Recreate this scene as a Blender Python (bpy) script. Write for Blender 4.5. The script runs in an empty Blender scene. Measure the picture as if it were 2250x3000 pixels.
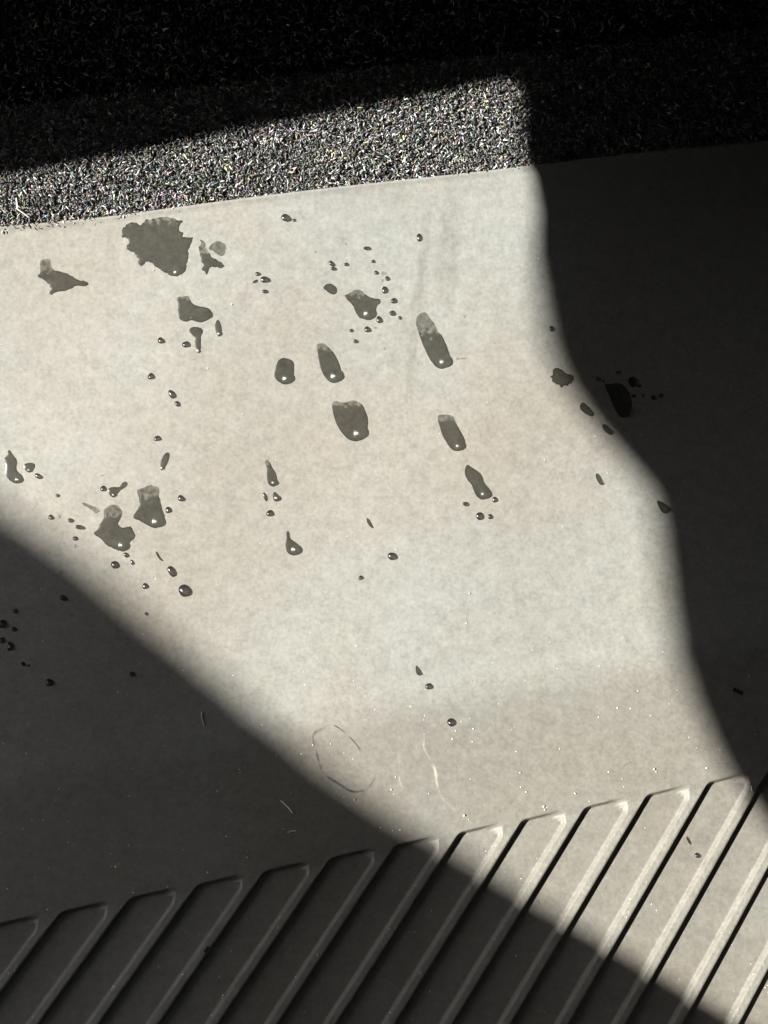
import bpy, bmesh, math, random
import numpy as np
from mathutils import Vector, Matrix, noise
from mathutils.geometry import delaunay_2d_cdt

random.seed(7)
rng = np.random.default_rng(7)
scene = bpy.context.scene
col = scene.collection

# ---------------------------------------------------------------- camera
F, CX, CY = 3750.0, 1125.0, 1500.0          # pinhole of the 2250 x 3000 photograph
tx, ty = math.radians(20), math.radians(4)
n = np.array([math.sin(ty), math.sin(tx), 0.0]); n[2] = math.sqrt(1 - n[0]**2 - n[1]**2)
ex = np.cross([0, 1, 0], n); ex /= np.linalg.norm(ex); ey = np.cross(n, ex)
R = np.stack([ex, ey, n])                    # camera vector -> world vector
DIST = 0.30
CAM = R @ np.array([0, 0, DIST])
cam_d = bpy.data.cameras.new('camera'); cam = bpy.data.objects.new('camera', cam_d); col.objects.link(cam)
cam.matrix_world = Matrix([list(R[i]) + [CAM[i]] for i in range(3)] + [[0, 0, 0, 1]])
cam_d.sensor_fit = 'VERTICAL'; cam_d.sensor_height = 36.0; cam_d.sensor_width = 27.0
cam_d.lens = 36.0 * F / 3000.0
cam_d.clip_start = 0.01; cam_d.clip_end = 50
scene.camera = cam

# ---------------------------------------------------------------- light
SUN_EL, SUN_DOWN = math.radians(37), math.radians(-5)
S = np.array([-math.cos(SUN_EL) * math.cos(SUN_DOWN), math.cos(SUN_EL) * math.sin(SUN_DOWN), math.sin(SUN_EL)])
sd = bpy.data.lights.new('sun', 'SUN'); sd.energy = 2.5; sd.angle = math.radians(0.53); sd.color = (1.0, 0.982, 0.925)
sun = bpy.data.objects.new('sun', sd); col.objects.link(sun)
sun.rotation_euler = Vector(S).to_track_quat('Z', 'Y').to_euler(); sun.location = (-1, 0, 1)
world = bpy.data.worlds.new('World'); scene.world = world; world.use_nodes = True
wn = world.node_tree; bg = wn.nodes['Background']
sky = wn.nodes.new('ShaderNodeTexSky'); sky.sky_type = 'NISHITA'; sky.sun_disc = False
sky.sun_elevation = SUN_EL; sky.sun_rotation = math.atan2(S[0], S[1])
hsv = wn.nodes.new('ShaderNodeHueSaturation'); hsv.inputs['Saturation'].default_value = 0.35
wn.links.new(sky.outputs[0], hsv.inputs['Color']); wn.links.new(hsv.outputs[0], bg.inputs['Color'])
bg.inputs['Strength'].default_value = 0.060
vs = scene.view_settings
vs.view_transform = 'Standard'; vs.look = 'None'; vs.gamma = 1.0; vs.use_curve_mapping = False
vs.exposure = 3.03
scene.cycles.max_bounces = 8
scene.cycles.transparent_max_bounces = 16

# ---------------------------------------------------------------- helpers
def link(name, me, parent=None, mat=None):
    o = bpy.data.objects.new(name, me); col.objects.link(o)
    if mat: me.materials.append(mat)
    if parent: o.parent = parent
    return o
def tag(o, label=None, cat=None, group=None, kind=None):
    if label: o['label'] = label
    if cat: o['category'] = cat
    if group: o['group'] = group
    if kind: o['kind'] = kind
    return o
def smooth(me):
    me.polygons.foreach_set('use_smooth', [True] * len(me.polygons))
def sstep(t):
    t = np.clip(t, 0, 1); return t * t * (3 - 2 * t)
def new_mat(name):
    m = bpy.data.materials.new(name); m.use_nodes = True
    nt = m.node_tree
    return m, nt, nt.nodes['Principled BSDF']
def node(nt, typ, **kw):
    nd = nt.nodes.new(typ)
    for k, v in kw.items():
        if isinstance(v, (int, float, tuple)) and k in nd.inputs: nd.inputs[k].default_value = v
        else: setattr(nd, k, v)
    return nd

# ---------------------------------------------------------------- materials
def rubber(name, base_a, base_b, rough=0.6, bump=0.00006, grain=0.22):
    m, nt, b = new_mat(name)
    tc = node(nt, 'ShaderNodeTexCoord')
    big = node(nt, 'ShaderNodeTexNoise', Scale=14.0, Detail=7.0, Roughness=0.62)
    mid = node(nt, 'ShaderNodeTexNoise', Scale=330.0, Detail=4.0, Roughness=0.7)
    fine = node(nt, 'ShaderNodeTexNoise', Scale=1150.0, Detail=3.0, Roughness=0.6)
    for q in (big, mid, fine): nt.links.new(tc.outputs['Object'], q.inputs['Vector'])
    r1 = node(nt, 'ShaderNodeValToRGB')
    r1.color_ramp.elements[0].position = 0.3; r1.color_ramp.elements[0].color = base_a + (1,)
    r1.color_ramp.elements[1].position = 0.7; r1.color_ramp.elements[1].color = base_b + (1,)
    nt.links.new(big.outputs['Fac'], r1.inputs['Fac'])
    mr = node(nt, 'ShaderNodeMapRange'); mr.inputs['From Min'].default_value = 0.33; mr.inputs['From Max'].default_value = 0.67
    mr.inputs['To Min'].default_value = 1 - grain; mr.inputs['To Max'].default_value = 1 + grain
    gx = node(nt, 'ShaderNodeMix', data_type='FLOAT'); gx.inputs['Factor'].default_value = 0.5
    nt.links.new(mid.outputs['Fac'], gx.inputs['A']); nt.links.new(fine.outputs['Fac'], gx.inputs['B']); nt.links.new(gx.outputs['Result'], mr.inputs['Value'])
    mx = node(nt, 'ShaderNodeMix', data_type='RGBA', blend_type='MULTIPLY'); mx.inputs['Factor'].default_value = 1.0
    nt.links.new(r1.outputs['Color'], mx.inputs['A']); nt.links.new(mr.outputs['Result'], mx.inputs['B'])
    gr = node(nt, 'ShaderNodeAttribute', attribute_name='floor_tone'); gm = node(nt, 'ShaderNodeMix', data_type='RGBA', blend_type='MULTIPLY')
    gm.inputs['B'].default_value = (0.71, 0.69, 0.665, 1); nt.links.new(gr.outputs['Fac'], gm.inputs['Factor']); nt.links.new(mx.outputs['Result'], gm.inputs['A'])
    nt.links.new(gm.outputs['Result'], b.inputs['Base Color'])
    b.inputs['Roughness'].default_value = rough; b.inputs['Specular IOR Level'].default_value = 0.35
    ad = node(nt, 'ShaderNodeMath', operation='ADD')
    nt.links.new(mid.outputs['Fac'], ad.inputs[0]); nt.links.new(fine.outputs['Fac'], ad.inputs[1])
    bp = node(nt, 'ShaderNodeBump'); bp.inputs['Strength'].default_value = 0.5; bp.inputs['Distance'].default_value = bump
    nt.links.new(ad.outputs[0], bp.inputs['Height']); nt.links.new(bp.outputs['Normal'], b.inputs['Normal'])
    return m
M_MAT = rubber('dusty_rubber', (0.164, 0.149, 0.124), (0.180, 0.182, 0.169))
M_RIB = rubber('dusty_rib_rubber', (0.185, 0.178, 0.155), (0.20, 0.197, 0.178), 0.5, 0.00022, 0.22)

def water(name, spec_rough=0.31):
    m = bpy.data.materials.new(name); m.use_nodes = True; nt = m.node_tree; nt.nodes.clear()
    out = node(nt, 'ShaderNodeOutputMaterial')
    at = node(nt, 'ShaderNodeAttribute', attribute_name='tint')
    tr = node(nt, 'ShaderNodeBsdfTransparent'); nt.links.new(at.outputs['Color'], tr.inputs['Color'])
    gl = node(nt, 'ShaderNodeBsdfGlossy'); gl.inputs['Roughness'].default_value = spec_rough
    fr = node(nt, 'ShaderNodeFresnel'); fr.inputs['IOR'].default_value = 1.33
    mx = node(nt, 'ShaderNodeMixShader')
    ge = node(nt, 'ShaderNodeNewGeometry'); iv = node(nt, 'ShaderNodeMath', operation='SUBTRACT'); iv.inputs[0].default_value = 1.0
    nt.links.new(ge.outputs['Backfacing'], iv.inputs[1])
    mu = node(nt, 'ShaderNodeMath', operation='MULTIPLY'); nt.links.new(fr.outputs[0], mu.inputs[0]); nt.links.new(iv.outputs[0], mu.inputs[1])
    nt.links.new(mu.outputs[0], mx.inputs[0]); nt.links.new(tr.outputs[0], mx.inputs[1]); nt.links.new(gl.outputs[0], mx.inputs[2])
    nt.links.new(mx.outputs[0], out.inputs['Surface'])
    return m
M_WATER = water('water'); M_BEAD = water('water_bead', 0.26)

def veil(name, colr, alpha, cut=0.35):            # dried dirt: a thin see-through deposit
    m, nt, b = new_mat(name)
    tc = node(nt, 'ShaderNodeTexCoord'); nz = node(nt, 'ShaderNodeTexNoise', Scale=260.0, Detail=3.0)
    nt.links.new(tc.outputs['Object'], nz.inputs['Vector'])
    at = node(nt, 'ShaderNodeAttribute', attribute_name='tint')
    mr = node(nt, 'ShaderNodeMapRange'); mr.inputs['From Min'].default_value = cut; mr.inputs['From Max'].default_value = 0.65
    mr.inputs['To Max'].default_value = alpha
    nt.links.new(nz.outputs['Fac'], mr.inputs['Value'])
    mu = node(nt, 'ShaderNodeMath', operation='MULTIPLY'); nt.links.new(mr.outputs[0], mu.inputs[0]); nt.links.new(at.outputs['Fac'], mu.inputs[1])
    nt.links.new(mu.outputs[0], b.inputs['Alpha'])
    b.inputs['Base Color'].default_value = colr + (1,); b.inputs['Roughness'].default_value = 0.8
    return m
M_STREAK = veil('dried_pale_streak', (0.34, 0.32, 0.27), 0.7)
M_RING = veil('dried_dark_ring', (0.05, 0.045, 0.04), 0.95, 0.42)
M_SMEAR = veil('wiped_smear', (0.12, 0.115, 0.095), 0.14, 0.0)

def plain(name, c, rough=0.7, spec=0.3, var=0.25, scale=900.0):
    m, nt, b = new_mat(name)
    tc = node(nt, 'ShaderNodeTexCoord'); nz = node(nt, 'ShaderNodeTexNoise', Scale=scale, Detail=2.0)
    nt.links.new(tc.outputs['Object'], nz.inputs['Vector'])
    r1 = node(nt, 'ShaderNodeValToRGB')
    r1.color_ramp.elements[0].color = tuple(x * (1 - var) for x in c) + (1,); r1.color_ramp.elements[1].color = tuple(min(1, x * (1 + var)) for x in c) + (1,)
    nt.links.new(nz.outputs['Fac'], r1.inputs['Fac']); nt.links.new(r1.outputs[0], b.inputs['Base Color'])
    b.inputs['Roughness'].default_value = rough; b.inputs['Specular IOR Level'].default_value = spec
    return m
M_CRUMB = plain('pale_grit', (0.62, 0.57, 0.42), 0.35, 0.5)
M_CHIP = plain('black_chip', (0.008, 0.008, 0.008), 0.6)
M_LINT = plain('pale_lint', (0.5, 0.48, 0.42), 0.6)
M_BLOCKER = plain('dark_blocker_panel', (0.011, 0.011, 0.013), 0.7, scale=200.0)  # for the added light-blocking panels
M_BACK = plain('black_carpet_backing', (0.010, 0.010, 0.011), 0.95, 0.05, scale=600.0)

# ---------------------------------------------------------------- mat geometry
def ray(px, py):
    v = R @ np.array([(px - CX) / F, -(py - CY) / F, -1.0]); return v
def floor_hit(px, py):
    r = ray(px, py); return (CAM + r * (-CAM[2] / r[2]))
corners = [(176,2667),(389,2621),(574,2590),(777,2549),(976,2504),(1166,2463),(1342,2424),(1527,2395),(1717,2359),(1898,2323),(2076,2289)]
Q = np.array([floor_hit(*c)[:2] for c in corners]); A = np.stack([np.ones(len(Q)), np.arange(len(Q))], -1)
fit = np.linalg.lstsq(A, Q, rcond=None)[0]
O0, DV = fit[0], fit[1]; PITCH = float(np.linalg.norm(DV)); DH = DV / PITCH        # origin, step of the ribs
UP = np.array([-DH[1], DH[0]])
RIB_A = math.radians(54.4); RH = np.array([math.cos(RIB_A), math.sin(RIB_A)])
SINR = float(DH[0] * RH[1] - DH[1] * RH[0]); COSR = float(DH @ RH)
WP = PITCH * SINR                                                                 # pitch square to the ribs
RIB_H = 0.00140

W1 = 0.0235                              # where the flat floor starts to rise (from the rib ends)
FIL = 0.011; SLOPE = math.tan(math.radians(16))
def rise(w):
    t = np.clip(w - W1, 0, None)
    return np.where(t < FIL, SLOPE * t * t / (2 * FIL), SLOPE * (t - FIL / 2))
def wave(x, y):                          # the moulded sheet is not perfectly flat
    return 0.0005 * np.sin(31 * x + 1.3) * np.sin(27 * y + 0.4) + 0.00022 * np.sin(83 * x - 40 * y)
def field_z(x, y):
    w = (x - O0[0]) * UP[0] + (y - O0[1]) * UP[1]
    return rise(w) + wave(x, y)
def chan_depth(xp, yp):
    """xp: distance right of the channel's left wall; yp: distance below the channel's end"""
    Wc = WP * 0.86
    yy = yp - 1.0 * np.clip(xp - (Wc - 0.0036), 0, None)**2 / 0.0036 - 0.5 * np.clip(0.0010 - xp, 0, None)**2 / 0.0010 + 0.06 * (xp - Wc * .5) - 0.0001
    return RIB_H * sstep((xp - 0.00005) / 0.00042) * sstep((Wc - xp) / 0.00085) * sstep((yy) / 0.00055) - 0.00013 * np.clip((xp - Wc) / (WP - Wc), 0, 1) * sstep((yp - 0.001) / 0.003)
def full_z(x, y):
    rx, ry = x - O0[0], y - O0[1]
    w = rx * UP[0] + ry * UP[1]
    a = rx * DH[0] + ry * DH[1]
    a0 = a - w * COSR / SINR
    fr = a0 / PITCH - np.floor(a0 / PITCH)
    return field_z(x, y) - np.where(w < 0.001, chan_depth(fr * WP, -w), 0)
def hit(px, py, f=field_z):
    """photograph pixel -> point of the mat's surface"""
    r = ray(px, py); z = 0.0
    for _ in range(25):
        p = CAM + r * ((z - CAM[2]) / r[2]); z = float(f(p[0], p[1]))
    return CAM + r * ((z - CAM[2]) / r[2])
def hits(pts, f=field_z):
    pts = np.asarray(pts, float)
    r = np.stack([(pts[:, 0] - CX) / F, -(pts[:, 1] - CY) / F, -np.ones(len(pts))], -1) @ R.T; z = np.zeros(len(pts))
    for _ in range(25):
        p = CAM + r * ((z - CAM[2]) / r[:, 2])[:, None]; z = f(p[:, 0], p[:, 1])
    return CAM + r * ((z - CAM[2]) / r[:, 2])[:, None]
def normals_at(p):
    e = 0.0006; x, y = p[:, 0], p[:, 1]
    v = np.stack([-(field_z(x + e, y) - field_z(x - e, y)) / (2 * e), -(field_z(x, y + e) - field_z(x, y - e)) / (2 * e), np.ones(len(x))], -1)
    return v / np.linalg.norm(v, axis=1, keepdims=True)
def normal_at(x, y):
    e = 0.0006
    v = np.array([-(field_z(x + e, y) - field_z(x - e, y)) / (2 * e), -(field_z(x, y + e) - field_z(x, y - e)) / (2 * e), 1.0])
    return v / np.linalg.norm(v)

edge_px = [(0,668),(305,641),(610,600),(1125,538),(1572,488),(1871,451),(2250,414)]
EP = np.array([hit(*p) for p in edge_px])
ea = (EP[:, :2] - O0) @ DH; ew = (EP[:, :2] - O0) @ UP
def w_end(a):
    s0 = (ew[2] - ew[0]) / (ea[2] - ea[0]); s1 = (ew[-1] - ew[-3]) / (ea[-1] - ea[-3])
    r_ = np.interp(a, ea, ew)
    r_ = np.where(a < ea[0], ew[0] + (a - ea[0]) * s0, r_)
    return np.where(a > ea[-1], ew[-1] + (a - ea[-1]) * s1, r_)

fr_s = [0.0, .004, .009, .016, .024, .032, .040, .05, .08, .16, .28, .40, .52, .64, .72, .75, .765, .775, .785, .795, .805, .815, .825, .835, .845, .855, .862, .875, .90, .94, .965, .985]
I0, I1 = -10, 19
acol = np.array([(i + s) * PITCH for i in range(I0, I1) for s in fr_s] + [I1 * PITCH]); nfr = len(fr_s)
brow = np.concatenate([-np.linspace(0.0, 1, 26)[::-1]**1.3 * 0.125 - 0.0045, -np.linspace(0.0044, 0.0, 24, endpoint=False), [0.0, .0005]])
vrow = np.concatenate([np.linspace(0.02, 0.98, 88), [.985, .989, .992, .995, .9975, 1.0]])
rows = []
for b in brow:                            # along the ribs (distance square to the rib ends)
    w = b; x = O0[0] + acol * DH[0] + w * (UP[0] + DH[0] * COSR / SINR); y = O0[1] + acol * DH[1] + w * (UP[1] + DH[1] * COSR / SINR)
    fr = np.tile(fr_s, I1 - I0); fr = np.append(fr, 0.0)
    z = field_z(x, y) - chan_depth(fr * WP, np.full_like(fr, -w)) * (w < 0.0003)
    jit = np.array([noise.noise(Vector((xx * 900, yy * 900, 0))) for xx, yy in zip(x, y)]) * 0.00003
    rows.append(np.stack([x, y, z + jit * (w < -0.001)], -1))
wend = w_end(acol)
for v in vrow:
    w = 0.0005 + v * (wend - 0.0005); sh = np.minimum(w, 0) * 0
    x = O0[0] + acol * DH[0] + w * UP[0]; y = O0[1] + acol * DH[1] + w * UP[1]
    lip = 0.0004 * np.clip((v - 0.989) / 0.011, 0, 1)**2     # the sheet's edge curls up a little
    rows.append(np.stack([x, y, field_z(x, y) + lip], -1))
top = rows[-1]
for dw, dz in ((0.0003, -0.0001), (0.0005, -0.0006), (0.0005, -0.0030)):
    rows.append(top + np.array([UP[0] * dw, UP[1] * dw, dz]))
V = np.array(rows); nr, nc = V.shape[:2]
def mesh_from(name, faces):
    used = sorted({i for f in faces for i in f}); mp = {u: k for k, u in enumerate(used)}
    flat = V.reshape(-1, 3)
    me = bpy.data.meshes.new(name); me.from_pydata([tuple(flat[u]) for u in used], [], [[mp[i] for i in f] for f in faces]); smooth(me)
    ca = me.color_attributes.new('floor_tone', 'FLOAT_COLOR', 'POINT'); wv = (flat[used][:, :2] - O0) @ UP; g = sstep((W1 + 0.010 - wv) / 0.011)  # floor below the bend toned darker and browner
    ca.data.foreach_set('color', np.stack([g, g, g, np.ones_like(g)], -1).astype(np.float32).ravel()); return me
body, ribs = {'floor_panel': [], 'rising_side': [], 'edge_lip': []}, {}
LIP = nr - 7
for r_ in range(nr - 1):
    for c_ in range(nc - 1):
        f = [r_ * nc + c_, r_ * nc + c_ + 1, (r_ + 1) * nc + c_ + 1, (r_ + 1) * nc + c_]
        k, s = divmod(c_, nfr)
        if r_ < len(brow) - 10 and (fr_s[s] >= 0.745 or fr_s[s] < 0.045):
            rid = k if fr_s[s] >= 0.745 else k - 1
            ribs.setdefault(rid, []).append(f)
        else: body['edge_lip' if r_ >= LIP else 'rising_side' if r_ > len(brow) + 14 else 'floor_panel'].append(f)
mat = bpy.data.objects.new('rubber_floor_mat', None); col.objects.link(mat); mat.empty_display_size = 0.02
tag(mat, 'dusty black ribbed rubber car floor mat spattered with water, lying below black carpet', 'floor mat')
for nm in body: link(nm, mesh_from(nm, body[nm]), mat, M_MAT)
for k in sorted(ribs):
    link('rib', mesh_from('rib', ribs[k]), mat, M_RIB)

# ---------------------------------------------------------------- carpet
DE = (EP[-1] - EP[2]); DE[2] = 0; DE /= np.linalg.norm(DE)         # along the mat's edge
WALL = math.radians(40)
NB = np.array([-DE[1], DE[0], 0])
WU = NB * math.cos(WALL) + np.array([0, 0, math.sin(WALL)])           # up the carpet
WN = np.cross(DE, WU)
def edge_pt(px):
    a = np.interp(px, [p[0] for p in edge_px], np.arange(len(edge_px))); i = int(min(a, len(edge_px) - 2)); return EP[i] + (EP[i + 1] - EP[i]) * (a - i)
CB = EP[2] - WN * 0.0026                                             # a point of the carpet's backing
PILE = 0.0030
def carpet_hit(px, py, lift=0.0022):
    r = ray(px, py); o = CB + WN * lift
    return CAM + r * (((o - CAM) @ WN) / (r @ WN))
def c_uv(p): return np.array([(p - CB) @ DE, (p - CB) @ WU])
me = bpy.data.meshes.new('carpet_backing')
us = np.linspace(-0.25, 0.35, 40); vs_ = np.linspace(-0.012, 0.16, 20)
cv = [tuple(CB + DE * u + WU * v + WN * 0.0004 * noise.noise(Vector((u * 60, v * 60, 3)))) for v in vs_ for u in us]
me.from_pydata(cv, [], [(j * 40 + i, j * 40 + i + 1, (j + 1) * 40 + i + 1, (j + 1) * 40 + i) for j in range(19) for i in range(39)]); smooth(me)
carpet = link('carpet', me, None, M_BACK)
tag(carpet, kind='structure')
# pile: short curled fibres standing on the backing
m, nt, b = new_mat('carpet_fibre')
at = node(nt, 'ShaderNodeAttribute', attribute_name='tint'); nt.links.new(at.outputs['Color'], b.inputs['Base Color'])
b.inputs['Roughness'].default_value = 0.32; b.inputs['Specular IOR Level'].default_value = 0.35
M_FIB = m
def fibres(name, count, u0, u1, v0, v1):
    u, v = rng.uniform(u0, u1, count), rng.uniform(v0, v1, count)
    euv = np.array([c_uv(q) for q in EP]); sl = (euv[1] - euv[0])[1] / (euv[1] - euv[0])[0]; keep = v > np.where(u < euv[0, 0], euv[0, 1] + (u - euv[0, 0]) * sl, np.interp(u, euv[:, 0], euv[:, 1])) - 0.0010; u, v = u[keep], v[keep]; count = len(u)
    th = rng.uniform(0, 2 * math.pi, count); lean = rng.uniform(0.25, 1.5, count); L = rng.uniform(0.0005, 0.0012, count); rad = rng.uniform(0.000075, 0.00016, count)
    bend = rng.uniform(-2.4, 2.4, count); h0 = rng.uniform(0, 0.0020, count)
    N = lambda w_, vec: w_[:, None] * vec[None, :]
    p = CB[None, :] + N(u, DE) + N(v, WU)
    side = N(np.cos(th), DE) + N(np.sin(th), WU); cross = N(-np.sin(th), DE) + N(np.cos(th), WU)
    pts = []
    for k in range(4):
        t = k / 3; ang = lean * (0.5 + 0.9 * t)
        pts.append(p + N(h0 + L * t * np.cos(ang * .8), WN) + side * (L * t * np.sin(ang))[:, None] + cross * (L * 0.45 * bend * t * t)[:, None])
    pts = np.stack(pts, 1)                                              # count, 4, 3
    td = np.stack([pts[:, min(k + 1, 3)] - pts[:, max(k - 1, 0)] for k in range(4)], 1); td /= np.linalg.norm(td, axis=2, keepdims=True)
    s1 = np.cross(td, (WN + 0.01 * DE)[None, None, :]); s1 /= np.linalg.norm(s1, axis=2, keepdims=True); s2 = np.cross(td, s1)
    rr = rad[:, None, None] * np.array([1, 1, 1, 0.55])[None, :, None]
    ring = np.stack([pts + s1 * rr, pts + s2 * rr, pts - s1 * rr, pts - s2 * rr], 2)   # count, 4, 4, 3
    g = np.clip(rng.lognormal(math.log(FIB_G), FIB_S, count), 0.006, 0.55)
    pal = np.array([(1, .62, .66), (.62, 1, .66), (.66, .7, 1), (1, .95, .5), (.6, .95, 1), (.85, .6, 1), (1, .75, .5)]) * 1.9
    h = np.where((rng.random(count) < 0.16)[:, None], pal[rng.integers(0, 7, count)], np.array([[1.0, .98, .93]])) * g[:, None]
    quad = np.array([(k * 4 + j, k * 4 + (j + 1) % 4, k * 4 + 4 + (j + 1) % 4, k * 4 + 4 + j) for k in range(3) for j in range(4)] + [(12, 13, 14, 15)])
    ff = (quad[None] + (np.arange(count) * 16)[:, None, None]).reshape(-1, 4)
    me = bpy.data.meshes.new(name)
    me.vertices.add(count * 16); me.vertices.foreach_set('co', ring.astype(np.float32).ravel())
    me.loops.add(ff.size); me.loops.foreach_set('vertex_index', ff.astype(np.int32).ravel())
    me.polygons.add(len(ff)); me.polygons.foreach_set('loop_start', np.arange(0, ff.size, 4, dtype=np.int32))
    me.update(calc_edges=True); smooth(me)
    ca = me.color_attributes.new('tint', 'FLOAT_COLOR', 'POINT')
    ca.data.foreach_set('color', np.repeat(np.concatenate([h, np.ones((count, 1))], 1), 16, axis=0).astype(np.float32).ravel())
    return me
FIB_G, FIB_S = 0.098, 0.85
lit = [c_uv(carpet_hit(*p)) for p in ((-60, 700), (1600, 520), (1600, 200), (-60, 450))]
vmax = c_uv(carpet_hit(1500, 200))[1] + 0.003
us_, ue_ = min(q[0] for q in lit) - 0.006, c_uv(carpet_hit(2330, 350))[0]
um_ = c_uv(carpet_hit(1640, 350))[0]
pile = link('pile', fibres('carpet_pile', 112000, us_, um_, -0.008, vmax), carpet, M_FIB); tag(pile, kind='stuff')
pile0 = link('pile', fibres('carpet_pile_left', 14000, us_ - 0.07, us_, -0.012, 0.05), carpet, M_FIB); tag(pile0, kind='stuff')
pile1 = link('pile', fibres('carpet_pile_right', 20000, um_, ue_, -0.008, vmax), carpet, M_FIB); tag(pile1, kind='stuff')
pile2 = link('pile', fibres('carpet_pile_upper', 26000, us_, ue_, vmax, 0.10), carpet, M_FIB); tag(pile2, kind='stuff')

# ---------------------------------------------------------------- unseen panels added to shape the sun patch and the shade
SP = np.cross([0, 0, 1], S); SP /= np.linalg.norm(SP); SQ = np.cross(S, SP)      # plane square to the sun
def pq(p): return np.array([p @ SP, p @ SQ])
def panel(name, inner, outer, dist, thick=0.02):
    """an added light-blocking panel: polygon in the plane square to the sun, at the given distances along it"""
    loop = inner + outer
    P2 = [Vector((q[0], q[1])) for q in loop]
    vs2, _, fs, *_r = delaunay_2d_cdt(P2, [], [list(range(len(P2)))], 1, 1e-7)
    arr = np.array(loop)
    dv = [dist[i] if isinstance(dist, list) else dist(q) for i, q in enumerate(vs2)]
    lo = [tuple(SP * q[0] + SQ * q[1] + S * e) for q, e in zip(vs2, dv)]; hi = [tuple(SP * q[0] + SQ * q[1] + S * (e + thick)) for q, e in zip(vs2, dv)]
    k = len(lo); faces = [tuple(f) for f in fs] + [tuple(k + i for i in reversed(f)) for f in fs]
    cnt = {}
    for f in fs:
        for i in range(len(f)):
            e = (f[i], f[(i + 1) % len(f)]); cnt[e] = 1
    for e in list(cnt):
        if (e[1], e[0]) not in cnt: faces.append((e[1], e[0], k + e[0], k + e[1]))
    me = bpy.data.meshes.new(name); me.from_pydata(lo + hi, [], faces)
    return link(name, me, None, M_BLOCKER)
top_px = [(-500, 580), (0, 498), (407, 430), (746, 363), (1125, 295), (1328, 261), (1430, 238), (1478, 231), (1512, 242), (1529, 272), (1535, 403), (1540, 470)]
right_px = [(1568, 520), (1580, 620), (1592, 740), (1603, 850), (1621, 986), (1644, 1044), (1684, 1121), (1739, 1203), (1802, 1279), (1870, 1356), (1920, 1420), (1942, 1483), (1956, 1573), (1980, 1763), (2000, 1898), (2048, 2020), (2115, 2170), (2183, 2292), (2250, 2387), (2420, 2640), (2640, 2960)]
left_px = [(-420, 1190), (-200, 1345), (0, 1492), (130, 1578), (271, 1680), (400, 1795), (542, 1915), (759, 2105), (949, 2260), (1166, 2415), (1329, 2515), (1532, 2640), (1763, 2778), (1980, 2910), (2129, 3000), (2300, 3100)]
inner = [pq(carpet_hit(p[0], p[1] + (28 - p[0] * .006 if p[0] < 1500 else 0), 0.0018)) for p in top_px] + [pq(hit(p[0] - (10 if i < 2 else 32), p[1] + (0 if i < 5 else 14))) for i, p in enumerate(right_px)]
lim = np.array(inner)
outer = [np.array([0.13, 0.10]), np.array([0.13, 0.45]), np.array([-0.9, 0.45]), np.array([-0.9, -0.75]), np.array([-0.036, -0.75])]
frame = panel('sun_edge_panel', inner, outer, [0.27] * len(top_px) + [0.30, 0.38, 0.48, 0.58] + [0.66] * (len(right_px) - 10) + [0.60, 0.52, 0.46, 0.42, 0.42, 0.42] + [0.68] * 5)  # added unseen panel, shaped so its edge cuts the sun patch
tag(frame, 'dark panel added out of view, shaped so its edge ends the sunlit patch', 'shade panel')
linner = [pq(hit(p[0] + 8, p[1] - 12)) for p in left_px]
louter = [np.array([0.20, 0.075]), np.array([0.35, 0.02]), np.array([0.35, -0.75]), np.array([-0.03, -0.75])]
occluder = panel('lower_shade_panel', linner, louter, lambda q: float(np.clip(1.15 - (q[1] + 0.034) * 11.0, 0.26, 1.3)))  # added unseen panel that casts the lower left shade
tag(occluder, 'dark seat panel added out of view to shade the lower left of the mat', 'occluder')

def block(name, lo, hi, label, cat, turn=0.0):
    bm = bmesh.new(); c = [(a + b) / 2 for a, b in zip(lo, hi)]; d = [b - a for a, b in zip(lo, hi)]
    bmesh.ops.create_cube(bm, size=1.0, matrix=Matrix.Diagonal((*d, 1)))
    bmesh.ops.bevel(bm, geom=bm.edges[:], offset=0.012, segments=3, affect='EDGES', profile=0.5)
    me = bpy.data.meshes.new(name); bm.to_mesh(me); bm.free(); o = link(name, me, None, M_BLOCKER); o.location = c; o.rotation_euler.z = turn; return tag(o, label, cat)
def slab(name, outline, z0, z1, label, cat):
    k = len(outline); me = bpy.data.meshes.new(name)
    me.from_pydata([(x, y, z0) for x, y in outline] + [(x, y, z1) for x, y in outline], [], [tuple(range(k))[::-1], tuple(range(k, 2 * k))] + [(i, (i + 1) % k, k + (i + 1) % k, k + i) for i in range(k)])
    return tag(link(name, me, None, M_BLOCKER), label, cat)
slab('top_sky_slab', [(-0.38, 0.05), (0.145, -0.475), (0.145, 0.285), (-0.38, 0.285)], 0.42, 0.46, 'dark slab added out of view above the mat, cutting sky light', 'shade slab')  # slanted slab added overhead to hold back sky light
block('overhang', (-0.45, 0.165, 0.13), (0.148, 0.285, 0.40), 'dark dashboard added out of view above the carpet, cutting sky light', 'overhang')  # unseen block added to darken the carpet
block('rear_sky_block', (-0.75, 0.29, -0.15), (0.9, 0.36, 0.62), 'dark block added out of view behind the carpet, cutting sky light', 'shade block')  # unseen block added to close off sky light from behind
block('right_sky_block', (0.150, -0.60, -0.10), (0.40, 0.285, 0.60), 'dark block added out of view right of the mat, cutting sky light', 'console')  # unseen block added to dim the right side
block('near_sky_block', (-0.60, -0.50, -0.10), (0.148, -0.38, 0.74), 'dark seat block added out of view below the ribs, cutting sky light', 'occluder')  # unseen block added to stop low sky light
block('left_sky_block', (-0.80, -0.50, -0.10), (-0.62, -0.25, 1.10), 'dark block added out of view at the left, cutting sky light', 'door')  # unseen block added to stop sky light from the left

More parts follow.
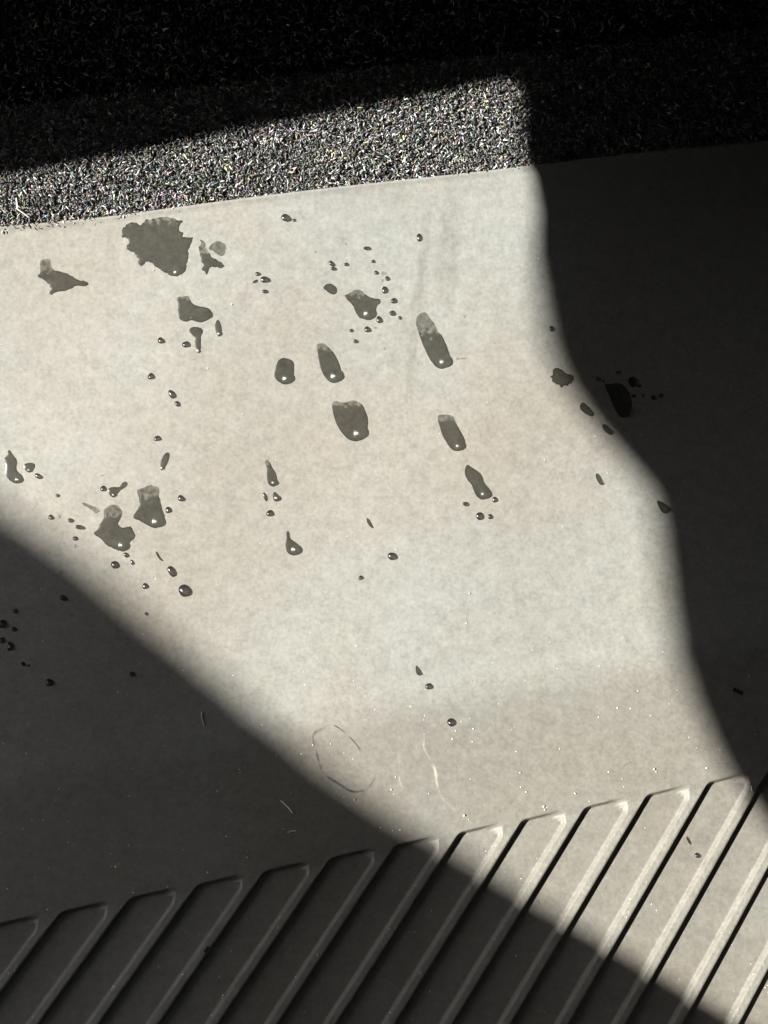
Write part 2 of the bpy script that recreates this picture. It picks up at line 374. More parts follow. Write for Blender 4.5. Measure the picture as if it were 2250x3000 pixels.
# ---------------------------------------------------------------- water
PX = DIST / F                                  # metres per photograph pixel at the mat
def inside(poly, q):
    x, y = poly[:, 0], poly[:, 1]; x2, y2 = np.roll(x, -1), np.roll(y, -1)
    with np.errstate(divide='ignore', invalid='ignore'):
        c = ((y > q[1]) != (y2 > q[1])) & (q[0] < (x2 - x) * (q[1] - y) / (y2 - y) + x)
    return bool(c.sum() % 2)
def seg_dist(poly, q):
    a, b = poly, np.roll(poly, -1, 0); ab = b - a
    t = np.clip(((q - a) * ab).sum(1) / np.maximum((ab**2).sum(1), 1e-12), 0, 1)
    return float(np.sqrt(((a + ab * t[:, None] - q)**2).sum(1)).min())
def dist_many(poly, q):
    a, b = poly, np.roll(poly, -1, 0); ab = b - a
    t = np.clip((((q[:, None] - a[None]) * ab[None]).sum(2)) / np.maximum((ab**2).sum(1), 1e-12)[None], 0, 1)
    return np.sqrt(((a[None] + ab[None] * t[..., None] - q[:, None])**2).sum(2).min(1))
def inside_many(poly, q):
    x, y = poly[:, 0][None], poly[:, 1][None]; x2, y2 = np.roll(poly[:, 0], -1)[None], np.roll(poly[:, 1], -1)[None]
    X, Y = q[:, :1], q[:, 1:]
    with np.errstate(divide='ignore', invalid='ignore'):
        c = ((y > Y) != (y2 > Y)) & (X < (x2 - x) * (Y - y) / (y2 - y) + x)
    return c.sum(1) % 2 == 1
def chaikin(p, k):
    for _ in range(k):
        q = np.roll(p, -1, 0); p = np.stack([.75 * p + .25 * q, .25 * p + .75 * q], 1).reshape(-1, 2)
    return p
def resample(p, step):
    q = np.vstack([p, p[:1]]); d = np.r_[0, np.cumsum(np.linalg.norm(np.diff(q, axis=0), axis=1))]
    k = max(12, int(d[-1] / step)); t = np.linspace(0, d[-1], k, endpoint=False)
    return np.stack([np.interp(t, d, q[:, 0]), np.interp(t, d, q[:, 1])], -1)
def surface_mesh(name, pts, faces, heights, tints, origin, surf):
    P = hits(pts, surf); P = P + normals_at(P) * (np.asarray(heights) + 0.00001)[:, None]
    P = P - origin
    me = bpy.data.meshes.new(name); me.from_pydata([tuple(p) for p in P], [], faces); smooth(me)
    if len(me.polygons) and me.polygons[0].normal.z < 0: me.flip_normals()
    ca = me.color_attributes.new('tint', 'FLOAT_COLOR', 'POINT')
    ca.data.foreach_set('color', np.array([tuple(t) + (1,) for t in tints], dtype=np.float32).ravel())
    return me
THICK = np.array([0.455, 0.455, 0.435]); THIN = np.array([0.63, 0.63, 0.61])
def pool(poly, hl=None, film=None, rough=1.0, tone=1.0):
    """a run or splash of water with a traced outline (photograph pixels); hl: where its thick end catches the sun;
    film: (y, width) above which it has drained to a thin film"""
    poly = np.array(poly, float)
    p = resample(chaikin(poly, 2 if rough < 1.1 else 1), 3.2)
    jit = np.array([[noise.noise(Vector((q[0] * .11, q[1] * .11, 1.5))), noise.noise(Vector((q[0] * .11, q[1] * .11, 9.5)))] for q in p])
    jit2 = np.array([[noise.noise(Vector((q[0] * .3, q[1] * .3, 5.5))), noise.noise(Vector((q[0] * .3, q[1] * .3, 12.5)))] for q in p])
    p = p + (jit * 1.5 + jit2 * (1.1 if rough > .75 else .3)) * rough
    c = p.mean(0); area = 0.5 * abs(np.sum(p[:, 0] * np.roll(p[:, 1], -1) - np.roll(p[:, 0], -1) * p[:, 1]))
    step = 4.6 if area > 6000 else (3.6 if area > 1200 else 2.4)
    lo, hi_ = p.min(0), p.max(0)
    gp = np.array([(xx, yy) for gy, yy in enumerate(np.arange(lo[1], hi_[1], step * .87)) for xx in np.arange(lo[0] + (gy % 2) * step / 2, hi_[0], step)])
    dd = dist_many(p, gp); inner_pts = gp[inside_many(p, gp) & (dd > step * 0.42)]
    if not len(inner_pts): inner_pts = c[None]
    allp = np.vstack([p, inner_pts])
    v2, _, fs, *_r = delaunay_2d_cdt([Vector(q) for q in allp], [], [list(range(len(p)))], 1, 1e-6)
    pts = np.array([(q[0], q[1]) for q in v2])
    d = dist_many(p, pts); dm = d.max()
    Dr = min(dm, 11.0)
    t = np.clip(d / Dr, 0, 1); H = 0.20 * Dr
    h = H * (1 - (1 - t)**2) + 0.04 * np.clip(d - Dr, 0, None)
    if hl is not None:
        hl = np.array(hl, float); de = max(seg_dist(p, hl), 5.0)
        rb = min(max(de * 1.3, 8.0), 28.0); bc = hl + np.array([0.50 * rb, -0.06 * rb])
        r = np.linalg.norm(pts - bc, axis=1) / rb
        h = h + np.minimum(0.40 * rb * np.clip(1 - r * r, 0, 1)**1.5, 2.2 * d)
    nz = np.array([noise.noise(Vector((q[0] * .05, q[1] * .05, 4.0))) for q in pts])
    T = np.repeat(THICK[None] * tone, len(pts), 0)
    T = T * (1 + 0.10 * nz[:, None]) * (1 - 0.20 * np.clip(1 - d / 6.0, 0, 1)[:, None])
    if film is not None:
        fy, fw = film
        nf = np.array([noise.noise(Vector((q[0] * .09, q[1] * .09, 2.0))) + .6 * noise.noise(Vector((q[0] * .3, q[1] * .3, 2.0))) for q in pts])
        k = sstep((fy - pts[:, 1] + nf * fw * 1.3) / max(fw * .45, 1) + .5)
        T = T * (1 - k[:, None]) + (THIN[None] + 0.20 * nf[:, None]) * k[:, None]; h = h * (1 - 0.75 * k)
    org = hit(*c)
    surf = full_z if c[1] > 2400 else field_z
    me = surface_mesh('water_drop', pts, [list(f) for f in fs], h * PX, np.clip(T, 0, 1), org, surf)
    o = link('water_drop', me, None, M_WATER); o.location = org
    return o
def bead(x, y, rx, ry=None, rot=0.0, faint=0, tone=1.0):
    """a small bead of water, sagging towards its lower end"""
    ry = ry or rx
    k = 20; ph = random.random() * 6
    pts, h, T = [], [], []
    rings = (1.0, .93, .82, .68, .52, .35, .18)
    cr, sr = math.cos(rot), math.sin(rot)
    shx, shy = 0.36 * rx, 0.42 * ry
    for ro in rings:
        for j in range(k):
            an = j * 2 * math.pi / k
            wob = 1 + 0.07 * math.sin(2 * an + ph) + 0.05 * math.sin(3 * an + ph * 2)
            u, v = rx * ro * wob * math.cos(an), ry * ro * wob * math.sin(an)
            pts.append((x + u * cr - v * sr + shx * (1 - ro), y + u * sr + v * cr + shy * (1 - ro)))
            h.append((0.62 if not faint else .25) * min(rx, ry) * (1 - ro * ro)**.8); T.append(0.62 + 0.38 * (1 - ro))
    pts.append((x + shx, y + shy)); h.append((0.62 if not faint else .25) * min(rx, ry)); T.append(1.0)
    faces = []
    for i in range(len(rings) - 1):
        for j in range(k): faces.append((i * k + j, i * k + (j + 1) % k, (i + 1) * k + (j + 1) % k, (i + 1) * k + j))
    b0 = (len(rings) - 1) * k
    for j in range(k): faces.append((b0 + j, b0 + (j + 1) % k, len(pts) - 1))
    T = np.clip((np.array(T)[:, None] - .62) / .38, 0, 1) * np.array([[0.34, 0.31, 0.31]]) * tone + 0.25
    if faint: T = 0.80 + 0.12 * (T - .3)
    org = hit(x, y)
    surf = full_z if y > 2400 else field_z
    me = surface_mesh('water_droplet', pts, faces, np.array(h) * PX, T, org, surf)
    o = link('water_droplet', me, None, M_BEAD); o.location = org
    return o
K = 750 / 1659.0
def Z(ox, oy, pts): return [(ox + x * K, oy + y * K) for x, y in pts]

A_ = (0, 600); B_ = (700, 600); C_ = (0, 1200); D_ = (700, 1200); E_ = (1350, 850); F_ = (0, 1700); G_ = (750, 1900); H_ = (1500, 1900); J_ = (1500, 2400); L_ = (0, 2400)
POOLS = [
 ('bird-shaped water splash nearest the upper left corner of the mat', A_, [(262,370),(285,350),(325,350),(332,395),(345,420),(370,430),(420,438),(470,465),(520,495),(548,490),(580,515),(565,525),(540,530),(515,520),(490,525),(450,552),(400,560),(360,562),(340,585),(315,575),(330,550),(310,510),(280,480),(235,462),(262,445),(258,405)], None, (425, 30), 1.4),
 ('largest ragged water splash, just below the carpet edge', A_, [(785,170),(815,130),(850,112),(890,118),(920,135),(945,92),(985,98),(1010,85),(1060,72),(1110,82),(1150,95),(1188,98),(1165,130),(1160,160),(1185,180),(1190,210),(1225,215),(1262,205),(1245,240),(1235,270),(1215,290),(1222,330),(1215,380),(1205,430),(1170,455),(1130,465),(1090,450),(1040,415),(995,385),(960,355),(945,375),(925,395),(895,392),(905,360),(885,330),(855,300),(810,285),(825,265),(840,250),(820,215),(790,210)], (1138,440), (105, 45), 2.6),
 ('small forked water splash right beside the largest splash', A_, [(1295,220),(1325,235),(1335,290),(1365,320),(1370,345),(1430,365),(1460,405),(1430,412),(1385,400),(1358,405),(1352,430),(1340,460),(1328,428),(1300,418),(1325,395),(1300,360),(1290,300),(1285,270),(1305,255)], None, (300, 40), 1.6),
 ('boot-shaped water splash with bright lower rim below the largest splash', A_, [(1140,600),(1180,595),(1225,588),(1230,610),(1245,645),(1300,660),(1350,665),(1388,712),(1365,740),(1330,755),(1300,765),(1265,755),(1240,745),(1215,760),(1185,755),(1155,730),(1150,690),(1155,650)], (1237,738), (610, 20), .8),
 ('bone-shaped drop hanging under the boot-shaped splash', A_, [(1220,810),(1250,788),(1300,795),(1322,822),(1300,850),(1305,900),(1300,950),(1285,970),(1270,930),(1258,900),(1268,860),(1240,840)], (1287,950), None, .6),
 ('slender oval drop at the right of the boot-shaped splash', A_, [(1405,740),(1425,755),(1440,800),(1435,850),(1415,860),(1395,815),(1390,785)], (1420,838), None, .4),
 ('small blunt drop at the upper left of the shield-shaped drop', B_, [(540,535),(575,507),(625,522),(640,560),(625,585),(590,575),(560,555)], None, None, .8),
 ('shield-shaped drop ringed by fine spatter', B_, [(680,590),(720,570),(765,545),(800,560),(830,590),(870,605),(915,610),(925,635),(895,650),(890,690),(885,725),(850,748),(810,745),(770,725),(755,690),(735,645),(700,615)], (825,708), (585, 40), .9),
 ('short five-sided drop left of the slanting oval drop', B_, [(240,1050),(250,1010),(290,988),(330,1000),(360,1020),(358,1080),(355,1120),(330,1160),(295,1167),(260,1150),(225,1115)], (300,1130), None, .5),
 ('slanting oval drop with pointed top between the five-sided and the longest drop', B_, [(500,900),(555,895),(580,925),(610,950),(640,1000),(662,1060),(665,1110),(645,1150),(605,1158),(565,1130),(535,1080),(520,1020),(510,960)], (615,1115), (940, 25), .5),
 ('longest capsule-shaped drop with a faded upper end', B_, [(1150,735),(1170,700),(1215,695),(1240,740),(1270,770),(1285,820),(1320,850),(1345,910),(1368,970),(1372,1010),(1355,1050),(1315,1067),(1280,1055),(1245,1015),(1215,960),(1185,890),(1160,820),(1145,770)], (1318,1022), (828, 40), .5),
 ('broad egg-shaped drop with a ragged flat top in the middle of the patch', D_, [(600,-42),(630,-60),(650,-45),(700,-47),(730,-60),(760,-57),(800,-37),(830,30),(840,80),(830,140),(800,195),(765,208),(720,200),(680,170),(640,110),(615,50),(605,0)], (765,160), (-25, 25), .5),
 ('flat-topped oval drop below the longest drop', D_, [(1285,40),(1320,30),(1390,38),(1400,75),(1430,130),(1460,180),(1470,215),(1455,255),(1420,273),(1380,262),(1345,215),(1315,160),(1295,90)], (1418,240), (75, 20), .5),
 ('peanut-shaped drop below the flat-topped oval drop', D_, [(1480,352),(1510,375),(1550,400),(1580,430),(1590,475),(1620,505),(1632,540),(1620,575),(1580,588),(1545,570),(1525,535),(1512,490),(1480,455),(1462,420),(1465,380)], (1582,552), None, .5),
 ('tadpole-shaped drop with a thin upright tail near the middle', D_, [(165,340),(185,322),(205,345),(215,375),(240,410),(250,450),(248,485),(225,503),(195,490),(180,455),(180,410),(182,375)], (222,478), (350, 15), .4),
 ('small teardrop just under the tadpole-shaped drop', D_, [(222,530),(245,540),(268,570),(262,595),(235,598),(218,580)], (243,576), None, .3),
 ('bottle-shaped drop with a short neck, lowest of the larger drops', D_, [(305,800),(315,783),(330,795),(328,830),(350,850),(385,870),(398,905),(385,940),(350,948),(315,930),(300,890),(302,855),(310,830)], (357,912), None, .4),
 ('thin seed-shaped drop alone at the centre of the sunlit patch', D_, [(825,698),(845,710),(865,745),(877,772),(855,765),(830,735)], None, None, .3),
 ('spiky water splash lying across the right edge of the sunlit patch', E_, [(595,520),(620,498),(650,515),(690,545),(730,548),(737,580),(722,590),(715,607),(700,604),(690,625),(672,615),(650,637),(638,612),(618,610),(612,598),(585,592),(598,570),(575,560),(597,548)], None, None, 1.2),
 ('slim dark drop on the shadow edge under the spiky splash', E_, [(765,765),(785,720),(820,745),(850,780),(868,815),(845,822),(805,800)], (835,798), None, .3),
 ('short dark drop on the shadow edge, lower of the two there', E_, [(912,875),(930,865),(960,885),(985,915),(990,935),(965,940),(930,915)], (963,917), None, .3),
 ('big black oval drop in the shade right of the sunlit patch', E_, [(925,602),(945,612),(975,607),(1030,600),(1075,635),(1105,690),(1110,760),(1095,810),(1065,830),(1030,820),(1000,780),(975,720),(955,665)], (1055,785), None, .6),
 ('pale slim drop in the sun near the right shadow edge', E_, [(870,1190),(890,1185),(915,1220),(930,1262),(905,1266),(880,1230)], (915,1255), None, .3),
 ('dark teardrop at the right shadow edge', E_, [(1265,1360),(1300,1370),(1345,1395),(1357,1425),(1340,1450),(1305,1445),(1285,1410)], (1328,1420), None, .3),
 ('vase-shaped drop at the left border of the picture', C_, [(48,270),(60,258),(75,275),(85,295),(115,330),(105,380),(115,405),(145,425),(158,455),(140,475),(105,482),(65,465),(30,420),(38,380),(35,345),(20,322),(45,300)], (112,458), None, .6),
 ('shield-like small drop right next to the vase-shaped drop', C_, [(150,355),(190,342),(232,350),(225,385),(195,415),(160,392)], (188,398), None, .4),
 ('capsule-shaped drop slanting the other way above the foot-shaped drop', C_, [(1080,275),(1103,282),(1095,330),(1075,370),(1048,400),(1030,378),(1042,330),(1060,295)], (1050,385), None, .3),
 ('small bridge-shaped drop above the star-shaped splash', C_, [(700,510),(730,500),(775,505),(790,475),(815,463),(832,480),(815,505),(785,520),(765,545),(740,575),(715,560),(700,535)], (735,558), None, .5),
 ('foot-shaped drop with a frayed faded top', C_, [(885,515),(930,510),(960,490),(1000,490),(1035,515),(1030,560),(1045,610),(1055,660),(1072,700),(1065,745),(1035,765),(1000,772),(950,745),(900,715),(860,705),(870,675),(895,650),(905,610),(900,570),(890,545)], (1005,732), (560, 45), 1.0),
 ('star-shaped splash with a curled faded tail beside the foot-shaped drop', C_, [(600,803),(635,780),(650,735),(675,700),(670,650),(700,625),(740,612),(785,640),(795,680),(775,720),(760,745),(790,768),(825,762),(850,752),(860,780),(885,828),(845,855),(830,885),(820,920),(780,918),(735,900),(690,880),(665,845),(635,825)], (785,885), (690, 45), .9),
 ('faint drained film trailing left from the star-shaped splash', C_, [(530,600),(560,605),(600,625),(645,645),(655,668),(610,670),(580,640),(540,620)], None, (900, 20), 1.5),
 ('thin crooked drop right of the star-shaped splash', C_, [(1005,915),(1025,925),(1040,960),(1068,985),(1040,980),(1015,945)], None, None, .4),
 ('arrowhead drop low in the sunlit patch', G_, [(1033,103),(1055,120),(1082,160),(1065,182),(1035,162)], (1066,172), None, .3),
 ('thin seed-shaped drop lying in a groove of the ribs', J_, [(1128,110),(1142,115),(1160,145),(1167,168),(1148,160),(1130,130)], None, None, .3),
 ('faint ring-shaped film at the right of the forked splash', A_, [(1370,250),(1420,228),(1460,255),(1470,295),(1445,335),(1420,330),(1385,300),(1350,290)], None, (900, 20), 1.8),
]
for label, off, poly, hl, film, rough in POOLS:
    pl = Z(*off, poly); h_ = Z(*off, [hl])[0] if hl else None
    fm = (off[1] + film[0] * K, film[1] * K) if film else None
    tag(pool(pl, h_, fm, rough), label, 'water drop', 'water drops on the rubber mat')

# beads: (zoom corner, x, y, rx, ry, turn, faint)
BEADS = {
 'tiny bead of water in the spatter around the shield-shaped drop': [(B_,832,283,26,13,.2,0),(B_,602,382,22,15,.7,0),(B_,615,415,22,12,.3,0),(B_,697,387,16,12,.3,0),(B_,870,367,12,12,0,0),(B_,890,440,14,14,0,0),(B_,962,478,15,15,0,0),(B_,940,445,18,14,0,1),(B_,932,490,10,10,0,1),(B_,945,552,18,26,.2,0),(B_,1003,622,19,19,0,0),(B_,995,703,20,18,.7,0),(B_,1043,733,12,12,0,0),(B_,910,745,18,25,-.6,0),(B_,833,808,20,20,0,0),(B_,885,798,12,8,0,1),(B_,728,815,12,12,0,0),(B_,757,885,14,14,0,0),(B_,945,932,10,9,0,1),(B_,695,255,9,9,0,1),(B_,497,307,8,8,0,1)],
 'tiny bead of water high up under the carpet edge': [(B_,305,85,32,24,.3,0),(B_,358,100,13,10,0,0)],
 'tiny bead between the largest splash and the shield-shaped drop': [(B_,122,448,17,14,0,0),(B_,170,485,30,22,0,0),(B_,105,497,18,9,-.5,0),(B_,170,562,20,14,.2,0)],
 'single tiny bead above the longest drop': [(B_,1168,212,17,25,0,0)],
 'tiny faint bead right of the longest drop': [(B_,1463,725,10,9,0,1),(B_,1418,998,11,9,0,1),(B_,1455,996,24,6,0,1)],
 'small round bead left of the bone-shaped drop': [(A_,1205,905,24,22,0,0)],
 'small round bead with a bright lower half below the boot-shaped splash': [(A_,1043,880,21,21,0,0),(A_,978,1112,21,21,0,0)],
 'small leaning bead below the boot-shaped splash, one of a close pair': [(A_,1115,1228,20,32,-.5,0),(A_,1150,1290,15,22,-.6,0)],
 'small bead close to the tadpole-shaped drop': [(D_,170,565,12,28,-.35,0),(D_,200,672,22,22,0,0)],
 'round purple-grey bead alone in the middle of the sunlit patch': [(D_,993,950,27,27,.3,0)],
 'tiny dark bead below the round purple-grey bead': [(D_,790,1090,17,14,0,0)],
 'tiny bead in the group under the peanut-shaped drop': [(D_,1470,612,21,15,.4,0),(D_,1560,690,22,28,0,0),(D_,1628,693,16,16,0,0),(D_,1658,583,17,18,0,0)],
 'tiny dark bead in the shade beside the big black drop': [(E_,893,577,17,13,.3,0),(E_,925,592,9,8,0,0),(E_,1023,533,19,10,.1,0),(E_,1110,595,26,32,-.2,0),(E_,1160,622,16,10,-.3,0),(E_,1122,687,17,11,0,0),(E_,1182,683,12,12,0,0),(E_,1250,697,18,16,0,0),(E_,1300,683,16,15,0,0)],
 'tiny bead high on the right shadow edge': [(E_,588,250,17,17,0,0)],
 'small bead to the right of the vase-shaped drop': [(C_,250,432,27,17,.4,0)],
 'small dark bead above the slanting capsule-shaped drop': [(C_,1020,187,23,18,0,0)],
 'tiny bead in the spatter around the star-shaped splash': [(C_,668,512,18,20,0,0),(C_,373,558,15,10,0,0),(C_,330,698,17,17,0,0),(C_,383,695,12,12,0,1),(C_,458,718,23,13,.2,0),(C_,520,763,36,14,.25,0),(C_,487,835,15,15,0,0),(C_,487,885,12,11,0,1),(C_,818,942,20,14,.6,0),(C_,857,990,11,19,-.5,0),(C_,743,1005,25,24,0,0),(C_,395,1055,15,14,0,1),(C_,662,428,12,6,0,1)],
 'tiny bead at the right of the foot-shaped drop': [(C_,1173,575,21,21,0,0),(C_,1090,650,19,20,0,0)],
 'oval bead under the thin crooked drop': [(C_,1112,1048,24,36,-.5,0)],
 'small bead near the lower left shadow edge, in the sun': [(C_,940,1143,19,19,0,0),(F_,948,218,12,11,0,0)],
 'largest round purple-grey bead near the lower left shadow edge': [(C_,1193,1172,38,38,0,0)],
 'dark bead in the shade at the left border of the picture': [(C_,413,1222,26,19,.3,0),(C_,100,1307,17,16,0,0),(F_,15,283,28,29,0,0),(F_,93,318,17,17,0,0),(F_,12,388,20,20,0,0),(F_,65,428,24,28,0,0),(F_,150,543,13,17,-.4,0),(F_,185,553,12,8,-.4,0),(F_,462,222,16,14,0,1)],
 'round black bead lowest in the shade at the left': [(F_,320,663,27,26,0,0)],
 'tiny bead in the shade just off the lower left shadow edge': [(F_,858,608,18,18,0,0)],
 'small round bead low in the sunlit patch': [(G_,1120,245,22,22,0,0),(G_,1265,478,27,26,0,0)],
 'tiny bead lying on a rib in the sun': [(J_,1203,235,20,17,.3,0)],
}
ORD = 'leftmost,second,third,fourth,fifth,sixth,seventh,eighth,ninth,tenth,eleventh,twelfth,thirteenth,fourteenth,fifteenth,sixteenth,seventeenth,eighteenth,nineteenth,twentieth,twenty-first,twenty-second,twenty-third,twenty-fourth,twenty-fifth,twenty-sixth,twenty-seventh,twenty-eighth,twenty-ninth,thirtieth'.split(',')
def placed(label, i, k):
    if k == 1: return label
    if k == 2: return label + (', the left one' if i == 0 else ', the right one')
    return label + (', leftmost one' if i == 0 else ', rightmost one' if i == k - 1 else ', %s from left' % ORD[i])
for label, lst in BEADS.items():
    lst = sorted(lst, key=lambda q: q[0][0] + q[1] * K)
    for i_, (off, x, y, rx, ry, rot, fa) in enumerate(lst):
        o = bead(off[0] + x * K, off[1] + y * K, rx * K, ry * K, rot, fa)
        tag(o, placed(label, i_, len(lst)), 'water drop', 'small beads of water on the rubber mat')

# ---------------------------------------------------------------- stains, grit, lint
def ribbon(name, pts, width, material, taper=True, lift=0.00002, fade=1.0):
    pts = np.array(pts, float)
    for _ in range(2):
        q = [pts[0]]
        for a, b in zip(pts[:-1], pts[1:]): q += [.75 * a + .25 * b, .25 * a + .75 * b]
        q.append(pts[-1]); pts = np.array(q)
    tg = np.gradient(pts, axis=0); tg /= np.linalg.norm(tg, axis=1, keepdims=True); nn = np.stack([-tg[:, 1], tg[:, 0]], -1)
    N = len(pts); out, tint, hh = [], [], []
    for i in range(N):
        t = i / (N - 1); e = min(1, 5 * min(t, 1 - t)) if taper else 1
        w = width * (0.6 + 0.5 * noise.noise(Vector((pts[i][0] * .05, pts[i][1] * .05, 7))))
        for k, al in ((-1, 0), (-.4, 1), (.4, 1), (1, 0)):
            out.append(tuple(pts[i] + nn[i] * w * k)); tint.append((al * e * fade,) * 3); hh.append(lift)
    faces = [(i * 4 + k, i * 4 + k + 1, i * 4 + k + 5, i * 4 + k + 4) for i in range(N - 1) for k in range(3)]
    org = hit(*pts[N // 2])
    me = surface_mesh(name, out, faces, hh, tint, org, field_z)
    o = link(name, me, None, material); o.location = org; return o
ring = Z(*G_, [(480,490),(430,520),(375,545),(365,590),(385,640),(400,710),(420,770),(455,825),(510,860),(560,895),(620,930),(690,925),(740,890),(768,840),(770,805)])
tag(ribbon('dried_ring', ring, 7.5, M_RING), 'dark dried ring mark at the lower left edge of the sunlit patch', 'stain')
tag(ribbon('dried_ring', Z(*G_, [(500,495),(550,520),(600,565),(650,620),(690,680)]), 4.0, M_RING), 'short dark arc closing the top of the dried ring mark', 'stain')
tag(ribbon('dried_streak', Z(*G_, [(1075,500),(1088,570),(1085,650),(1130,710),(1165,790),(1170,880),(1200,960),(1300,1060)]), 9, M_STREAK), 'pale dried water streak running down to the rib ends', 'stain')
tag(ribbon('dried_streak', Z(*G_, [(925,660),(930,760),(925,850),(960,920)]), 6, M_STREAK, fade=.5), 'fainter pale dried streak left of the longer streak', 'stain')
tag(ribbon('wiped_smear', [(1322, 570), (1318, 700), (1312, 800), (1306, 905)], 62, M_SMEAR), 'faint broad upright wiped smear above the longest drop', 'stain')
tag(ribbon('wiped_smear', [(1252, 600), (1240, 760), (1218, 900), (1196, 1200)], 30, M_SMEAR), 'faint narrow wiped smear left of the longest drop', 'stain')
tag(ribbon('wiped_smear', [(1275, 620), (1268, 720), (1262, 830)], 16, M_STREAK, fade=.25), 'faint pale wiped line between the two dark smears', 'stain')
tag(ribbon('mould_mark', Z(*H_, [(690,800),(715,765),(770,735),(840,715),(910,715)]), 4, M_RING, fade=.55), 'curved dark mark above the middle rib ends', 'stain')
tag(ribbon('mould_mark', Z(*H_, [(1270,765),(1310,745),(1370,740),(1430,750)]), 4, M_RING, fade=.45), 'short dark mark above the rightmost lit rib end', 'stain')

def grain(bm, p, s, rnd):
    m = Matrix.Translation(Vector(p)) @ Matrix.Rotation(rnd.random() * 6, 4, 'Z') @ Matrix.Rotation(rnd.random() * 3, 4, 'X') @ Matrix.Diagonal((s * rnd.uniform(.7, 1.3), s * rnd.uniform(.6, 1.1), s * rnd.uniform(.6, 1.0), 1))
    r_ = bmesh.ops.create_icosphere(bm, subdivisions=1, radius=1.0, matrix=m)
    for v in r_['verts']: v.co += Vector((rnd.uniform(-1, 1), rnd.uniform(-1, 1), rnd.uniform(-1, 1))) * s * .28
rnd = random.Random(3)
CR = {
 'pale crumb of grit lying near the sunlit rib ends': [(H_,920,782,11),(H_,932,798,8),(H_,1258,775,8),(H_,205,1025,9),(H_,212,1045,7),(H_,408,938,8),(H_,625,800,6),(H_,50,805,7),(H_,90,930,6),(H_,715,845,6),(H_,500,990,5),(H_,55,898,5),(G_,1348,1082,9),(G_,1378,1108,6)],
 'pale grit crumb in the sun on the bare part of the mat': [(H_,815,275,6),(H_,683,387,6),(H_,308,650,5),(H_,1145,575,5),(H_,977,22,5),(G_,708,463,5),(G_,484,618,6),(G_,367,625,5),(G_,905,835,6),(G_,875,915,6),(G_,1120,940,6),(G_,1330,472,6),(G_,1408,520,6),(G_,1095,435,5),(G_,1088,463,5),(G_,1272,585,5),(D_,1017,910,5),(D_,1493,1190,6),(A_,1503,645,6),(A_,995,425,5)],
 'pale grit crumb in the shade at the lower left': [(L_,748,308,10),(L_,1085,440,8),(L_,865,477,7),(L_,738,1085,10),(L_,725,1100,7),(L_,1185,1005,7),(L_,1445,1140,9),(L_,1440,1158,7),(L_,1370,1270,8),(L_,213,1280,8),(L_,1465,112,6),(L_,1600,248,6),(L_,1345,345,6),(L_,150,62,6),(L_,48,450,6),(G_,638,980,7),(G_,805,1160,6),(G_,885,1180,6),(G_,932,1175,6),(G_,176,1168,6),((750,2400),155,635,6),((750,2400),140,705,6),((750,2400),258,1025,7),((750,2400),1035,430,6),((750,2400),862,710,6),((750,2400),905,705,5),((750,2400),1065,995,6),((750,2400),1125,1118,6),((750,2400),1545,778,6),((750,2400),870,1253,7)],
}
for label, lst in CR.items():
    lst = sorted(lst, key=lambda q: q[0][0] + q[1] * K)
    for i_, (off, x, y, s) in enumerate(lst):
        px_, py_ = off[0] + x * K, off[1] + y * K
        p = hit(px_, py_, full_z if py_ > 2250 else field_z)
        bm = bmesh.new(); grain(bm, (0, 0, s * K * PX * .55), s * K * PX * .75, rnd)
        me = bpy.data.meshes.new('grit_crumb'); bm.to_mesh(me); bm.free()
        o = link('grit_crumb', me, None, M_CRUMB); o.location = p
        tag(o, placed(label, i_, len(lst)), 'grit', 'crumbs of grit on the rubber mat')
bm = bmesh.new()
for _ in range(300):
    px_ = rnd.uniform(-150, 2400); py_ = rnd.uniform(1850, 3100) if rnd.random() < .8 else rnd.uniform(750, 1900)
    p = hit(px_, py_, full_z if py_ > 2250 else field_z); s = rnd.uniform(.6, 1.9) * PX
    grain(bm, p + np.array([0, 0, s * .5]), s, rnd)
me = bpy.data.meshes.new('dust'); bm.to_mesh(me); bm.free()
tag(link('dust', me, None, M_CRUMB), 'fine pale dust specks strewn over the rubber mat', 'dust', kind='stuff')
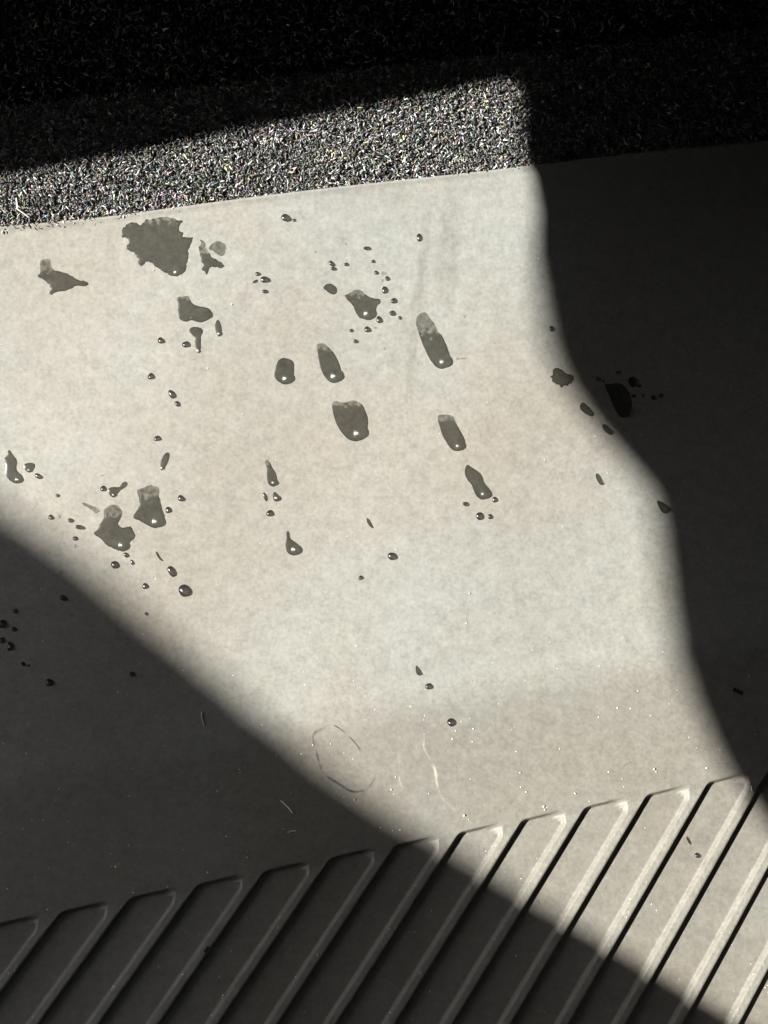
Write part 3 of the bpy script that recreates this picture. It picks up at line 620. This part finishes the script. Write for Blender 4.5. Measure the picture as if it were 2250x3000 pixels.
# dark chips
for (x, y, l, rot, lab) in ((1500 + 1462 * K, 1900 + 277 * K, 14, .5, 'small black chip in the shade at the lower right'), (1335 * K, 2400 + 845 * K, 9, -.9, 'small black chip stuck to a shaded rib')):
    p = hit(x, y, full_z); bm = bmesh.new()
    bmesh.ops.create_cube(bm, size=1.0, matrix=Matrix.Rotation(-rot, 4, 'Z') @ Matrix.Diagonal((l * 2 * PX, l * .75 * PX, 4 * PX, 1)))
    bmesh.ops.bevel(bm, geom=bm.edges[:], offset=1.2 * PX, segments=1, affect='EDGES')
    for v in bm.verts: v.co += Vector((rnd.uniform(-1, 1), rnd.uniform(-1, 1), rnd.uniform(-1, 1))) * PX
    me = bpy.data.meshes.new('chip'); bm.to_mesh(me); bm.free(); o = link('chip', me, None, M_CHIP); o.location = p + np.array([0, 0, 2 * PX]); tag(o, lab, 'chip')
def strand(pts, rad, label, lift=2.0, at=None):
    P = [at(*q) if at else hit(*q, full_z) + np.array([0, 0, lift * PX]) for q in pts]
    cu = bpy.data.curves.new('lint', 'CURVE'); cu.dimensions = '3D'; sp = cu.splines.new('NURBS'); sp.points.add(len(P) - 1); sp.use_endpoint_u = True; sp.order_u = 3
    o0 = P[0]
    for i, p in enumerate(P): sp.points[i].co = (*(p - o0), 1)
    cu.bevel_depth = rad * PX; cu.bevel_resolution = 1; cu.resolution_u = 6; cu.use_fill_caps = True
    tmp = bpy.data.objects.new('tmp', cu); col.objects.link(tmp); bpy.context.view_layer.update()
    me = bpy.data.meshes.new_from_object(tmp.evaluated_get(bpy.context.evaluated_depsgraph_get())); bpy.data.objects.remove(tmp)
    o = link('lint_fibre', me, None, M_LINT); o.location = o0; tag(o, label, 'lint', 'lint on the mat and carpet')
strand(Z(*G_, [(160,985),(190,1010),(215,1035),(235,1065)]), 1.6, 'curved pale lint hair in the shade under the ring mark')
strand(Z(*G_, [(205,1195),(225,1180),(260,1182)]), 1.4, 'short curled pale lint in the shade above the rib ends')
strand(Z(*H_, [(1550,890),(1546,905),(1556,925)]), 1.5, 'short pale lint hair at the right shadow edge near the ribs')
strand(Z(0, 1700, [(1310,850),(1305,880),(1315,915),(1328,945)]), 1.3, 'faint upright lint hair beside the lower left shadow edge')
ch = lambda x, y: carpet_hit(x, y, 0.0038)
strand([(48, 580), (52, 605), (50, 612), (70, 625), (84, 636)], 2.0, 'white lint thread on the sunlit carpet at the left border', at=ch)
